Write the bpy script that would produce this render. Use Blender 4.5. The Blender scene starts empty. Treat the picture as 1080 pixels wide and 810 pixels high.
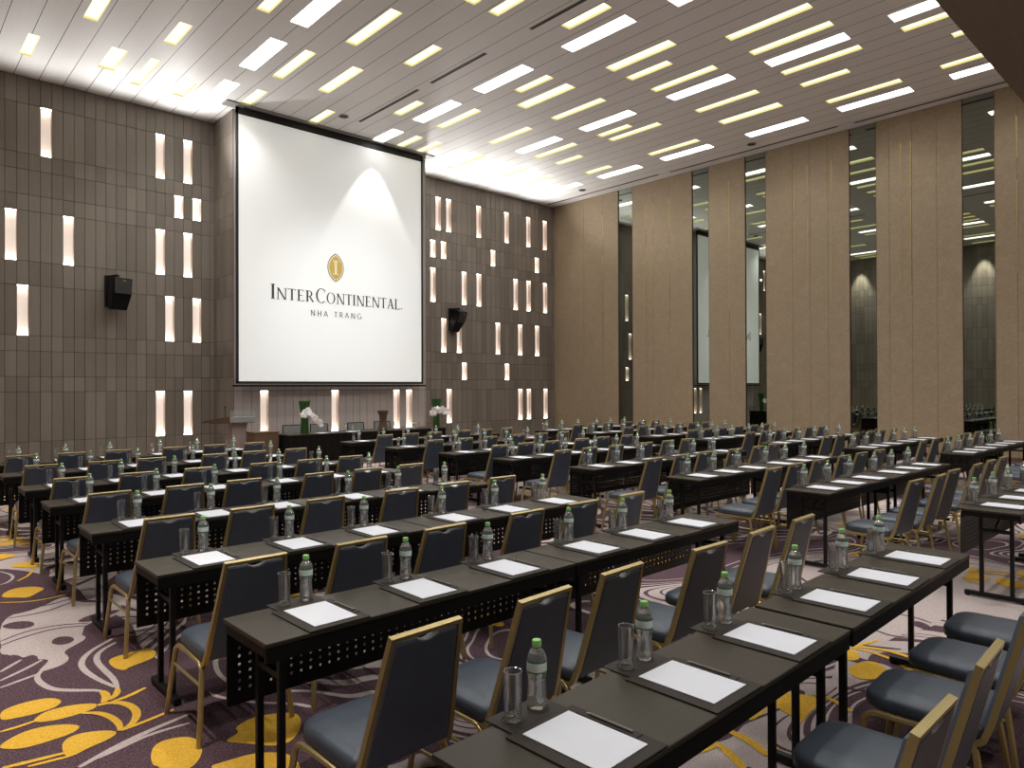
import bpy, bmesh, math, random
from mathutils import Vector, Matrix
random.seed(7)
sc = bpy.context.scene
COL = sc.collection
EYE = 1.78                      # camera height
ZC = EYE + 7.053                # ceiling
RX = 19.8                       # right wall
LX = -1.0                       # left wall
DY = 18.955                     # front wall
BY = -4.0                       # back wall
ORD = ['zeroth','first','second','third','fourth','fifth','sixth','seventh','eighth','ninth','tenth','eleventh','twelfth','thirteenth','fourteenth','fifteenth','sixteenth','seventeenth','eighteenth','nineteenth']

# ------------------------------------------------------------------ camera
FPX, YAW, PITCH, ROLL = 736.37, 0.745151, 0.0055111, -0.0037578
cf = Vector((math.sin(YAW)*math.cos(PITCH), math.cos(YAW)*math.cos(PITCH), math.sin(PITCH)))
cr = Vector((math.cos(YAW), -math.sin(YAW), 0)); cu = cr.cross(cf)
cr2 = cr*math.cos(ROLL) + cu*math.sin(ROLL); cu2 = -cr*math.sin(ROLL) + cu*math.cos(ROLL)
cam = bpy.data.cameras.new('camera'); cam.sensor_width = 36; cam.lens = 36*FPX/1080
cam.clip_start = .02; cam.clip_end = 200
co = bpy.data.objects.new('camera', cam); COL.objects.link(co)
M = Matrix.Identity(4)
for i in range(3):
    M[i][0] = cr2[i]; M[i][1] = cu2[i]; M[i][2] = -cf[i]
M[2][3] = EYE
co.matrix_world = M
sc.camera = co
def proj(x, y, z):
    v = Vector((x, y, z-EYE)); d = v.dot(cf)
    if d < .05: return None
    return 540+FPX*v.dot(cr2)/d, 405-FPX*v.dot(cu2)/d
def inframe(pts, m=6):
    ps = [proj(*p) for p in pts]; ps = [p for p in ps if p]
    if not ps: return False
    xs = [p[0] for p in ps]; ys = [p[1] for p in ps]
    return max(xs) > -m and min(xs) < 1080+m and max(ys) > -m and min(ys) < 810+m

# ------------------------------------------------------------------ materials
class NT:
    def __init__(s, name):
        s.m = bpy.data.materials.new(name); s.m.use_nodes = True
        s.t = s.m.node_tree; s.t.nodes.clear()
        s.out = s.t.nodes.new('ShaderNodeOutputMaterial')
    def n(s, typ, **kw):
        o = s.t.nodes.new('ShaderNode'+typ)
        for k, v in kw.items(): setattr(o, k, v)
        return o
    def l(s, a, b): s.t.links.new(a, b)
    def pos(s): return s.n('NewGeometry').outputs['Position']
    def obj(s): return s.n('TexCoord').outputs['Object']
    def math(s, op, a, b=None, c=None):
        o = s.n('Math', operation=op)
        for i, v in enumerate((a, b, c)):
            if v is None: continue
            if isinstance(v, (int, float)): o.inputs[i].default_value = v
            else: s.l(v, o.inputs[i])
        return o.outputs[0]
    def sep(s, v):
        o = s.n('SeparateXYZ'); s.l(v, o.inputs[0]); return o.outputs
    def mapping(s, v, scale=(1,1,1), loc=(0,0,0), rot=(0,0,0)):
        o = s.n('Mapping'); o.inputs['Scale'].default_value = scale; o.inputs['Location'].default_value = loc; o.inputs['Rotation'].default_value = rot
        s.l(v, o.inputs[0]); return o.outputs[0]
    def noise(s, v, scale, detail=2, rough=.5, dist=0):
        o = s.n('TexNoise'); o.inputs['Scale'].default_value = scale; o.inputs['Detail'].default_value = detail
        o.inputs['Roughness'].default_value = rough; o.inputs['Distortion'].default_value = dist
        s.l(v, o.inputs['Vector']); return o.outputs[0]
    def ramp(s, f, stops, interp='LINEAR'):
        o = s.n('ValToRGB'); o.color_ramp.interpolation = interp
        e = o.color_ramp.elements
        while len(e) < len(stops): e.new(.5)
        for i, (p, c) in enumerate(stops):
            e[i].position = p; e[i].color = (*c, 1)
        s.l(f, o.inputs[0]); return o.outputs[0]
    def mix(s, f, a, b):
        o = s.n('Mix', data_type='RGBA')
        for k, v in ((0, f), (6, a), (7, b)):
            if isinstance(v, (int, float)): o.inputs[k].default_value = v
            elif isinstance(v, tuple): o.inputs[k].default_value = (*v, 1)
            else: s.l(v, o.inputs[k])
        return o.outputs[2]
    def bump(s, h, strength=.2, dist=.01):
        o = s.n('Bump'); o.inputs['Strength'].default_value = strength; o.inputs['Distance'].default_value = dist
        s.l(h, o.inputs['Height']); return o.outputs[0]
    def bsdf(s, col, rough=.6, metal=0, spec=.5, normal=None, coat=0, emis=None, es=0):
        o = s.n('BsdfPrincipled')
        for k, v in (('Base Color', col), ('Roughness', rough)):
            if isinstance(v, tuple): o.inputs[k].default_value = (*v, 1)
            elif isinstance(v, (int, float)): o.inputs[k].default_value = v
            else: s.l(v, o.inputs[k])
        o.inputs['Metallic'].default_value = metal
        o.inputs['Specular IOR Level'].default_value = spec
        o.inputs['Coat Weight'].default_value = coat
        if normal is not None: s.l(normal, o.inputs['Normal'])
        if emis: o.inputs['Emission Color'].default_value = (*emis, 1); o.inputs['Emission Strength'].default_value = es
        s.l(o.outputs[0], s.out.inputs[0]); return s.m
def plain(name, col, rough=.6, metal=0, spec=.5, coat=0, var=.06, scale=30):
    t = NT(name); p = t.obj()
    f = t.noise(p, scale, 3)
    c = t.mix(f, tuple(max(0, x*(1-var)) for x in col), tuple(min(1, x*(1+var)) for x in col))
    return t.bsdf(c, rough, metal, spec, coat=coat)
def wood(name, a, b, rough=.5, axis=2, scale=1.0, spec=.4):
    t = NT(name); p = t.pos()
    sv = [26, 26, 26]; sv[axis] = 1.6
    f = t.noise(t.mapping(p, tuple(x*scale for x in sv)), 1, 4, .6, .4)
    g = t.noise(p, 1.3*scale, 2)
    c = t.mix(t.math('MULTIPLY_ADD', g, .35, t.math('MULTIPLY', f, .65)), a, b)
    return t.bsdf(c, rough, spec=spec, normal=t.bump(f, .08, .003))
def emit(name, col, s):
    t = NT(name); e = t.n('Emission'); e.inputs[0].default_value = (*col, 1); e.inputs[1].default_value = s
    t.l(e.outputs[0], t.out.inputs[0]); return t.m
def clear(name, tint, edge=.55, body=.06, white=.05, facing=.45):
    # thin clear plastic or glass: mostly see-through, glossy towards its edges
    t = NT(name)
    tr = t.n('BsdfTransparent'); tr.inputs[0].default_value = (*tint, 1)
    gl = t.n('BsdfGlossy'); gl.inputs['Roughness'].default_value = .06; gl.inputs[0].default_value = (.95, 1, .97, 1)
    df = t.n('BsdfDiffuse'); df.inputs[0].default_value = (.85, .9, .87, 1)
    lw = t.n('LayerWeight'); lw.inputs[0].default_value = facing
    f = t.math('MULTIPLY_ADD', lw.outputs['Facing'], edge, body)
    m1 = t.n('MixShader'); t.l(f, m1.inputs[0]); t.l(tr.outputs[0], m1.inputs[1]); t.l(gl.outputs[0], m1.inputs[2])
    m2 = t.n('MixShader'); m2.inputs[0].default_value = white; t.l(m1.outputs[0], m2.inputs[1]); t.l(df.outputs[0], m2.inputs[2])
    t.l(m2.outputs[0], t.out.inputs[0]); return t.m

MT = {}
MT['wood_a'] = wood('wall_wood_a', (.165,.138,.113), (.25,.213,.177))
MT['wood_b'] = wood('wall_wood_b', (.145,.121,.099), (.222,.189,.157))
MT['wood_c'] = wood('wall_wood_c', (.184,.155,.130), (.27,.232,.196))
MT['bay_wood'] = wood('bay_wood', (.33,.29,.272), (.45,.40,.375))
MT['joint'] = plain('panel_joint', (.02,.014,.01), .9)
MT['beam'] = wood('beam_wood', (.12,.09,.067), (.22,.17,.128), axis=0, scale=.5)
MT['highlight_gold'] = plain('highlight_gold', (.62,.45,.2), .3, 1)  # gold tone of the highlights painted along panel joints
def ceiling_mat():
    t = NT('ceiling_planks'); p = t.pos(); s = t.sep(p)
    u = t.math('FRACT', t.math('DIVIDE', t.math('SUBTRACT', s[0], 1.908-.469*10), .469))
    g = t.math('LESS_THAN', u, .026)
    f = t.noise(t.mapping(p, (20, .8, 1)), 1, 3)
    c = t.mix(f, (.80,.785,.765), (.87,.855,.835))
    c = t.mix(g, c, (.03,.025,.022))
    return t.bsdf(c, .55, spec=.25)
MT['ceiling'] = ceiling_mat()
def fabric_wall():
    t = NT('beige_wall_covering'); p = t.pos()
    m = t.mapping(p, (1, 1, 1))
    vn = t.n('TexVoronoi'); vn.inputs['Scale'].default_value = 16; t.l(m, vn.inputs['Vector'])
    n1 = t.noise(m, 3.2, 4, .65); n2 = t.noise(t.mapping(p, (40, 40, 40)), 1, 3, .7)
    k = t.math('MULTIPLY_ADD', n1, .5, t.math('MULTIPLY_ADD', vn.outputs['Distance'], .35, t.math('MULTIPLY', n2, .35)))
    c = t.ramp(k, [(.2, (.265,.20,.13)), (.55, (.33,.253,.168)), (.9, (.40,.31,.215))])
    return t.bsdf(c, .75, spec=.25, normal=t.bump(n2, .12, .004))
MT['beige'] = fabric_wall()
MT['groove'] = plain('panel_groove', (.10,.07,.045), .8)
t = NT('tinted_mirror'); g = t.n('BsdfGlossy'); g.inputs[0].default_value = (.34,.375,.33,1); g.inputs['Roughness'].default_value = .004; t.l(g.outputs[0], t.out.inputs[0]); MT['mirror'] = t.m
def carpet_mats():
    cols = dict(p=((.040,.020,.028), (.150,.092,.106)), b=((.39,.31,.295), (.56,.47,.445)), y=((.60,.33,.03), (.78,.46,.07)))
    def speck(t, p, k):
        f = t.noise(p, 95, 2, .8); lo, hi = cols[k]
        return t.mix(t.ramp(f, [(.35, (0,0,0)), (.65, (1,1,1))]), lo, hi)
    for k in cols:
        t = NT('carpet_'+dict(p='plum', b='greige', y='gold')[k]); p = t.pos()
        MT['carpet_'+k] = t.bsdf(speck(t, p, k), .95, spec=.1)
    t = NT('carpet_field'); p = t.pos()
    v = t.noise(t.mapping(p, (.55, .42, 1), (3.1, 1.7, 0)), 1, 1.2, .45, .9)
    def band(a, b): return t.math('MULTIPLY', t.math('GREATER_THAN', v, a), t.math('LESS_THAN', v, b))
    be = t.math('GREATER_THAN', v, .50)
    for a, b in ((.525,.533), (.556,.563), (.600,.609)): be = t.math('SUBTRACT', be, band(a, b))
    for a, b in ((.470,.482), (.437,.447), (.375,.385)): be = t.math('ADD', be, band(a, b))
    c = t.mix(be, speck(t, p, 'p'), speck(t, p, 'b'))
    MT['carpet'] = t.bsdf(c, .95, spec=.1)
def s_x(t, p): return t.sep(p)[0]
carpet_mats()
def table_mat():
    t = NT('table_laminate'); p = t.obj()
    f = t.noise(t.mapping(p, (2, 40, 40)), 1, 3); g = t.noise(p, 5, 3)
    c = t.mix(t.math('MULTIPLY_ADD', f, .5, t.math('MULTIPLY', g, .5)), (.032,.0245,.0155), (.052,.041,.028))
    return t.bsdf(c, t.ramp(g, [(.3, (.34,)*3), (.7, (.46,)*3)]), spec=.2)
MT['table'] = table_mat()
MT['table_black'] = plain('black_laminate', (.008,.007,.006), .55, spec=.15)
MT['black_metal'] = plain('black_steel', (.009,.009,.009), .45, spec=.25)
def vinyl(name, a, b, rough):
    t = NT(name); p = t.obj(); f = t.noise(p, 9, 3); g = t.noise(p, 220, 1)
    return t.bsdf(t.mix(f, a, b), rough, spec=.45, normal=t.bump(g, .06, .002))
MT['back_vinyl'] = vinyl('charcoal_vinyl', (.068,.080,.112), (.102,.119,.162), .46)
MT['seat_vinyl'] = vinyl('navy_seat_vinyl', (.046,.056,.074), (.068,.080,.102), .42)
MT['gold'] = plain('gold_lacquer', (.47,.36,.155), .34, .6)
def refr(name, col, ior, white, thin):
    t = NT(name); o = t.n('BsdfPrincipled'); o.inputs['Base Color'].default_value = (*col, 1); o.inputs['Roughness'].default_value = .03
    o.inputs['IOR'].default_value = ior; o.inputs['Transmission Weight'].default_value = 1
    tr = t.n('BsdfTransparent'); df = t.n('BsdfDiffuse'); df.inputs[0].default_value = (.9,.95,.92,1); gl = t.n('BsdfGlossy'); gl.inputs['Roughness'].default_value = .05
    m0 = t.n('MixShader'); m0.inputs[0].default_value = thin; t.l(o.outputs[0], m0.inputs[1]); t.l(tr.outputs[0], m0.inputs[2])
    m1 = t.n('MixShader'); m1.inputs[0].default_value = .5; t.l(df.outputs[0], m1.inputs[1]); t.l(gl.outputs[0], m1.inputs[2])
    m2 = t.n('MixShader'); m2.inputs[0].default_value = white; t.l(m0.outputs[0], m2.inputs[1]); t.l(m1.outputs[0], m2.inputs[2])  # white share paints bright highlights into the clear material
    t.l(m2.outputs[0], t.out.inputs[0]); return t.m
MT['bottle'] = refr('water_in_clear_plastic', (1,1,1), 1.33, .26, .15)
MT['glass'] = refr('clear_glass', (1,1,1), 1.45, .05, .10)
MT['glass_glint'] = refr('glass_edge_glint', (1,1,1), 1.45, .5, .1)  # whitish mix paints highlights onto the glass rim and base
MT['cap'] = plain('green_cap', (.30,.64,.18), .4)
MT['label'] = plain('bottle_label', (.74,.84,.75), .45)
MT['label_dark'] = plain('label_ring', (.05,.19,.10), .45)
MT['paper'] = plain('white_paper', (.73,.73,.78), .8, var=.01)
MT['pad'] = plain('dark_leather', (.033,.025,.019), .6, var=.12, spec=.2)
MT['pencil'] = plain('pencil_lacquer', (.20,.18,.155), .3, spec=.6)
MT['pencil_tip'] = plain('pencil_wood', (.45,.40,.33), .5)
MT['niche'] = plain('niche_lining', (.66,.56,.49), .7, var=.15, scale=9)
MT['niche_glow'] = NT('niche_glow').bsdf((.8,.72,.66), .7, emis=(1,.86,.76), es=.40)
MT['niche_led'] = emit('niche_led', (1,.93,.86), 9)
MT['white_diffuser'] = emit('white_diffuser', (1,.985,.95), 7)
MT['yellow_diffuser'] = emit('yellow_diffuser', (1,.93,.56), 1.6)
MT['recess_white'] = plain('recess_white', (.85,.84,.8), .6, var=.01)
MT['recess_yellow'] = plain('recess_yellow', (.97,.90,.56), .6, var=.01)
MT['dark'] = plain('dark_slot', (.03,.027,.025), .7)
MT['grey_metal'] = plain('grey_metal', (.28,.27,.26), .5)
MT['black_plastic'] = plain('black_plastic', (.006,.006,.007), .5, spec=.15)
MT['chrome'] = plain('chrome', (.75,.75,.76), .22, 1)
def screen_mat():
    t = NT('projection_screen'); return t.bsdf((.80,.80,.79), .8, spec=.1, emis=(.97,1,1), es=.30)  # emission stands in for projected light on the fabric
MT['screen'] = screen_mat()
MT['screen_black'] = plain('screen_border', (.012,.012,.012), .6)
MT['letter_grey'] = plain('lettering_grey', (.07,.07,.075), .7)
MT['logo_gold'] = plain('logo_gold', (.66,.46,.11), .6, var=.2, scale=3)
MT['logo_dark'] = plain('logo_outline', (.16,.14,.10), .7)
MT['logo_cream'] = plain('logo_cream', (.93,.86,.62), .7)
MT['drape'] = plain('black_drape', (.010,.008,.0075), .9, spec=.1)
MT['mesh_back'] = plain('grey_mesh', (.26,.27,.26), .6)
MT['brown_wood'] = wood('brown_wood', (.085,.05,.028), (.16,.10,.06), scale=.8)
MT['rose_wood'] = wood('pale_rose_wood', (.32,.24,.23), (.42,.33,.31), scale=.6)
MT['steel'] = plain('brushed_steel', (.42,.43,.45), .35, .5)
MT['acrylic'] = clear('clear_acrylic', (.9,.92,.93), .4, .08, .10)
MT['stem'] = plain('stem_green', (.035,.12,.022), .6, var=.4, scale=60)
MT['petal'] = plain('orchid_petal', (.85,.82,.82), .6, var=.04)
MT['carved'] = plain('carved_brown', (.085,.05,.028), .75, var=.5, scale=25)

# ------------------------------------------------------------------ mesh helper
class MB:
    def __init__(s): s.v = []; s.f = []; s.mi = []; s.mats = []; s.cur = 0
    def mat(s, m):
        if m not in s.mats: s.mats.append(m)
        s.cur = s.mats.index(m); return s
    def add(s, vs, fs):
        b = len(s.v); s.v += [tuple(v) for v in vs]
        for f in fs: s.f.append([b+i for i in f]); s.mi.append(s.cur)
        return s
    def quad(s, *p): return s.add(p, [range(len(p))])
    def box(s, x0, x1, y0, y1, z0, z1):
        v = [(x, y, z) for x in (x0, x1) for y in (y0, y1) for z in (z0, z1)]
        return s.add(v, [(0,1,3,2),(4,6,7,5),(0,4,5,1),(2,3,7,6),(0,2,6,4),(1,5,7,3)])
    def obox(s, c, ax, ay, az):
        c, ax, ay, az = map(Vector, (c, ax, ay, az))
        v = [c+i*ax+j*ay+k*az for i in (-1,1) for j in (-1,1) for k in (-1,1)]
        return s.add(v, [(0,1,3,2),(4,6,7,5),(0,4,5,1),(2,3,7,6),(0,2,6,4),(1,5,7,3)])
    def bar(s, p, q, w, h, up=(0,0,1)):
        p, q = Vector(p), Vector(q); d = (q-p); L = d.length; d.normalize()
        r = d.cross(Vector(up)).normalized(); u = r.cross(d)
        return s.obox((p+q)/2, d*L/2, r*w/2, u*h/2)
    def tube(s, pts, r, seg=6, caps=True, up=(0,0,1), rot=0, closed=False):
        pts = [Vector(p) for p in pts]; n = len(pts); rs = r if isinstance(r, (list, tuple)) else [r]*n
        tan = []
        for i in range(n):
            a = pts[(i-1) % n] if (i or closed) else pts[0]; b = pts[(i+1) % n] if (i < n-1 or closed) else pts[-1]
            d1 = (pts[i]-a); d2 = (b-pts[i])
            d1 = d1.normalized() if d1.length > 1e-9 else Vector(); d2 = d2.normalized() if d2.length > 1e-9 else Vector()
            tan.append((d1+d2).normalized() if (d1+d2).length > 1e-6 else d2)
        nrm = tan[0].cross(Vector(up))
        if nrm.length < 1e-4: nrm = tan[0].cross(Vector((1,0,0)))
        nrm.normalize(); vs = []
        for i in range(n):
            nrm = (nrm - tan[i]*nrm.dot(tan[i])).normalized(); bi = tan[i].cross(nrm)
            for k in range(seg):
                a = 2*math.pi*k/seg+rot; vs.append(pts[i]+(nrm*math.cos(a)+bi*math.sin(a))*rs[i])
        fs = []
        for i in range(n if closed else n-1):
            j = (i+1) % n
            for k in range(seg): fs.append((i*seg+k, i*seg+(k+1) % seg, j*seg+(k+1) % seg, j*seg+k))
        if caps and not closed: fs += [tuple(range(seg))[::-1], tuple((n-1)*seg+k for k in range(seg))]
        return s.add(vs, fs)
    def lathe(s, prof, seg=16, c=(0,0,0), caps=(True, True)):
        vs = []; n = len(prof)
        for r, z in prof:
            for k in range(seg):
                a = 2*math.pi*k/seg; vs.append((c[0]+r*math.cos(a), c[1]+r*math.sin(a), c[2]+z))
        fs = [(i*seg+k, i*seg+(k+1) % seg, (i+1)*seg+(k+1) % seg, (i+1)*seg+k) for i in range(n-1) for k in range(seg)]
        if caps[0]: fs.append(tuple(range(seg))[::-1])
        if caps[1]: fs.append(tuple((n-1)*seg+k for k in range(seg)))
        return s.add(vs, fs)
    def loft(s, rings, cap0=True, cap1=True):
        m = len(rings[0]); vs = [p for r in rings for p in r]
        fs = [(i*m+k, i*m+(k+1) % m, (i+1)*m+(k+1) % m, (i+1)*m+k) for i in range(len(rings)-1) for k in range(m)]
        if cap0: fs.append(tuple(range(m))[::-1])
        if cap1: fs.append(tuple((len(rings)-1)*m+k for k in range(m)))
        return s.add(vs, fs)
    def prism(s, pts, d):                 # polygon of 3D points extruded by vector d
        d = Vector(d); n = len(pts); a = [Vector(p) for p in pts]; b = [p+d for p in a]
        return s.add(a+b, [tuple(range(n))[::-1], tuple(range(n, 2*n))]+[(i, (i+1) % n, n+(i+1) % n, n+i) for i in range(n)])
    def build(s, name, mat=None, parent=None, loc=(0,0,0), rz=0, bevel=0, smooth=0, seg=2):
        me = bpy.data.meshes.new(name); me.from_pydata(s.v, [], s.f)
        ms = s.mats if mat is None else [mat]
        for m in ms: me.materials.append(m)
        if mat is None and len(ms) > 1: me.polygons.foreach_set('material_index', s.mi)
        bm = bmesh.new(); bm.from_mesh(me)
        bmesh.ops.recalc_face_normals(bm, faces=bm.faces)
        if bevel:
            ed = [e for e in bm.edges if len(e.link_faces) == 2 and e.calc_face_angle(0) > .6]
            bmesh.ops.bevel(bm, geom=ed, offset=bevel, segments=seg, affect='EDGES', profile=.5, clamp_overlap=True)
        bm.to_mesh(me); bm.free()
        if smooth:
            me.polygons.foreach_set('use_smooth', [True]*len(me.polygons))
            me.set_sharp_from_angle(angle=math.radians(smooth))
        o = bpy.data.objects.new(name, me); COL.objects.link(o)
        o.location = loc; o.rotation_euler = (0, 0, rz)
        if parent: o.parent = parent
        return o
def tag(o, label=None, cat=None, group=None, kind=None):
    for k, v in (('label', label), ('category', cat), ('group', group), ('kind', kind)):
        if v: o[k] = v
    return o
def empty(name, loc=(0,0,0), rz=0):
    o = bpy.data.objects.new(name, None); COL.objects.link(o); o.empty_display_size = .1
    o.location = loc; o.rotation_euler = (0, 0, rz); return o
KIDS = {}
def kids(o):
    if o.name not in KIDS: KIDS[o.name] = list(o.children)
    return KIDS[o.name]
def dup(o, parent=None):
    c = o.copy(); COL.objects.link(c)
    if parent: c.parent = parent
    for ch in kids(o): dup(ch, c)
    return c

# ------------------------------------------------------------------ carpet / floor
POLYS=[('b',[(0.761,6.741),(0.993,6.759),(1.271,7.089),(1.294,6.728),(1.466,6.63),(1.561,6.475),(1.456,6.143),(1.207,6.098),(1.146,5.845),(1.054,5.647),(0.928,5.633),(0.791,5.718),(0.647,5.727)]),
('b',[(0.654,5.791),(0.674,5.969),(0.839,6.071),(1.031,6.064),(1.148,5.854),(1.153,5.741),(1.077,5.658),(0.971,5.558),(0.987,5.424),(0.962,5.337),(0.898,5.279),(0.81,5.259),(0.79,5.285),(0.881,5.441),(0.856,5.497),(0.824,5.507),(0.835,5.58),(0.81,5.645),(0.757,5.611),(0.747,5.683),(0.706,5.743)]),
('b',[(4.404,1.852),(5.053,2.025),(5.44,1.992),(6.199,2.049),(6.791,1.943),(6.34,1.748),(5.85,1.675),(5.508,1.791),(5.056,1.837),(4.532,1.731),(4.234,1.685),(4.196,1.765)]),
('y',[(0.539,4.767),(0.623,4.805),(0.706,4.803),(0.778,4.776),(0.816,4.7),(0.804,4.651),(0.758,4.605),(0.659,4.597),(0.583,4.613),(0.523,4.629)]),
('y',[(0.644,4.488),(0.688,4.571),(0.757,4.597),(0.855,4.582),(0.947,4.522),(0.951,4.482),(0.93,4.443),(0.826,4.427),(0.73,4.434)]),
('y',[(0.488,4.321),(0.586,4.4),(0.685,4.397),(0.778,4.344),(0.826,4.278),(0.814,4.237),(0.769,4.203),(0.675,4.193),(0.565,4.191),(0.482,4.268)]),
('y',[(0.719,4.14),(0.789,4.185),(0.884,4.146),(0.944,4.089),(0.95,4.046),(0.901,4.006),(0.803,3.98),(0.72,3.934),(0.701,3.995)]),
('y',[(1.009,3.696),(1.055,3.79),(1.126,3.807),(1.212,3.758),(1.235,3.659),(1.209,3.554),(1.147,3.459),(1.084,3.434),(1.007,3.507),(1.008,3.567),(0.99,3.584)]),
('y',[(1.151,5.159),(1.204,5.211),(1.28,5.223),(1.448,5.24),(1.417,5.011),(1.236,4.961),(1.194,4.913),(1.155,4.999)]),
('y',[(1.309,3.586),(1.418,3.618),(1.41,3.689),(1.524,3.742),(1.636,3.707),(1.732,3.631),(1.707,3.516),(1.633,3.404),(1.546,3.339),(1.465,3.381),(1.402,3.486)]),
('y',[(1.167,3.398),(1.253,3.389),(1.374,3.374),(1.463,3.314),(1.515,3.232),(1.499,3.088),(1.444,3.046),(1.255,3.183)]),
('y',[(0.832,7.365),(0.891,7.557),(0.99,7.634),(1.113,7.571),(1.172,7.424),(1.096,7.326),(1.006,7.187),(0.943,7.273)]),
('y',[(1.04,8.577),(1.113,8.699),(1.251,8.719),(1.304,8.469),(1.214,8.364),(1.14,8.454)]),
('p',[(0.941,5.809),(0.997,5.922),(1.074,5.873),(1.087,5.765),(1.032,5.7),(0.974,5.723)]),
('p',[(0.728,6.443),(0.781,6.527),(0.879,6.517),(0.941,6.403),(0.914,6.294),(0.817,6.297)]),
('p',[(1.167,6.19),(1.244,6.285),(1.35,6.331),(1.46,6.319),(1.506,6.275),(1.365,6.172),(1.27,6.12)]),
('p',[(4.674,1.965),(4.793,1.967),(4.781,1.782),(4.753,1.728),(4.678,1.772),(4.681,1.876)]),
('p',[(5.77,1.859),(5.865,1.807),(5.784,1.703),(5.687,1.69),(5.695,1.787)]),
('y',[(2.894,1.912),(3.141,1.913),(3.137,1.885),(3.071,1.852)]),
('y',[(3.473,1.914),(3.711,1.922),(3.629,1.881),(3.454,1.877)]),
('y',[(3.84,1.946),(3.94,1.917),(3.988,1.785),(3.997,1.695),(3.88,1.724),(3.669,1.694),(3.532,1.681),(3.662,1.736),(3.703,1.87)])]
STROKES=[('y',0.022,[(0.506,4.48),(0.581,4.481),(0.661,4.499)]),
('y',0.026,[(0.464,4.046),(0.577,4.024),(0.717,4.003)]),
('y',0.02,[(0.557,3.979),(0.639,3.966),(0.723,3.953)]),
('y',0.034,[(0.951,4.482),(1.023,4.467),(1.077,4.394),(1.096,4.274),(1.076,4.179),(1.03,4.1),(0.98,4.069)]),
('y',0.03,[(0.868,4.43),(0.933,4.375),(0.971,4.277),(0.985,4.156),(0.968,4.068)]),
('y',0.022,[(0.971,4.064),(1.086,4.087),(1.249,4.13)]),
('y',0.036,[(0.985,4.496),(1.022,4.584),(1.015,4.672)]),
('y',0.03,[(1.015,4.513),(1.067,4.559),(1.092,4.649)]),
('y',0.026,[(1.024,4.474),(1.109,4.488),(1.218,4.547)]),
('b',0.03,[(1.015,4.672),(0.988,4.72),(0.896,4.8),(0.807,4.9),(0.769,5.053),(0.768,5.195),(0.813,5.282)]),
('b',0.03,[(1.092,4.649),(1.113,4.8),(1.102,5.029),(1.1,5.227),(1.149,5.389),(1.284,5.509)]),
('b',0.03,[(1.087,4.687),(1.039,4.87),(1.004,5.122),(1.028,5.295),(1.122,5.459),(1.283,5.604)]),
('b',0.022,[(0.614,5.432),(0.743,5.583)]),
('b',0.022,[(0.595,5.269),(0.734,5.375),(0.845,5.487)]),
('b',0.022,[(0.581,5.145),(0.72,5.205),(0.787,5.232)]),
('b',0.03,[(0.732,3.809),(0.823,3.859),(0.944,3.918),(1.078,3.964),(1.292,4.018)]),
('b',0.022,[(0.819,3.841),(0.935,3.879),(1.067,3.924),(1.261,3.91)]),
('y',0.02,[(0.813,7.196),(0.976,7.061),(1.135,7.044),(1.271,7.089)]),
('y',0.02,[(1.214,8.364),(1.144,8.071),(1.024,7.892)]),
('b',0.02,[(0.952,8.43),(1.013,8.239),(1.018,8.062),(0.943,7.888),(0.888,7.862)]),
('p',0.018,[(0.753,6.664),(1.033,6.631),(1.272,6.814),(1.459,6.841)]),
('p',0.018,[(0.687,6.085),(0.859,6.216),(1.057,6.213),(1.231,6.102)]),
('p',0.018,[(0.676,5.981),(0.82,6.079),(1.045,6.144),(1.217,6.034)]),
('p',0.018,[(0.827,6.916),(1.062,6.819),(1.293,6.929),(1.472,6.899)]),
('p',0.02,[(4.995,1.985),(5.056,1.837),(5.138,1.7)]),
('p',0.02,[(5.413,1.983),(5.357,1.834),(5.417,1.746)]),
('p',0.02,[(5.914,1.989),(5.928,1.859),(5.87,1.728)]),
('p',0.02,[(4.329,1.778),(4.234,1.685),(4.298,1.603)]),
('y',0.04,[(3.116,1.872),(3.044,1.728),(2.998,1.672)]),
('y',0.04,[(3.277,1.92),(3.258,1.771),(3.189,1.65)]),
('y',0.03,[(4.019,1.799),(4.026,1.667),(3.95,1.56)]),
('y',0.03,[(3.319,1.714),(3.241,1.602),(3.188,1.507)])]

def shape_area(p): return sum(p[i][0]*p[(i+1) % len(p)][1]-p[(i+1) % len(p)][0]*p[i][1] for i in range(len(p)))/2
def smooth_poly(p, it=2):
    for _ in range(it):
        q = []
        for i in range(len(p)):
            a, b = p[i], p[(i+1) % len(p)]
            q += [(a[0]*.75+b[0]*.25, a[1]*.75+b[1]*.25), (a[0]*.25+b[0]*.75, a[1]*.25+b[1]*.75)]
        p = q
    return p
def smooth_line(p, it=2):
    for _ in range(it):
        q = [p[0]]
        for a, b in zip(p, p[1:]): q += [(a[0]*.75+b[0]*.25, a[1]*.75+b[1]*.25), (a[0]*.25+b[0]*.75, a[1]*.25+b[1]*.75)]
        p = q+[p[-1]]
    return p
fl = MB(); fl.mat(MT['carpet'])
fl.quad((LX,BY,0), (RX,BY,0), (RX,DY,0), (LX,DY,0))
LZ = {'P': .0008, 'b': .0016, 'p': .0024, 'y': .0032}
NPOLY = [0]
def put_poly(k, p, dz=0):
    fl.mat(MT['carpet_'+k.lower()]); p = p if shape_area(p) > 0 else p[::-1]; NPOLY[0] += 1; dz = NPOLY[0]*3e-6
    fl.quad(*[(x, y, LZ[k]+dz) for x, y in p])
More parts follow.
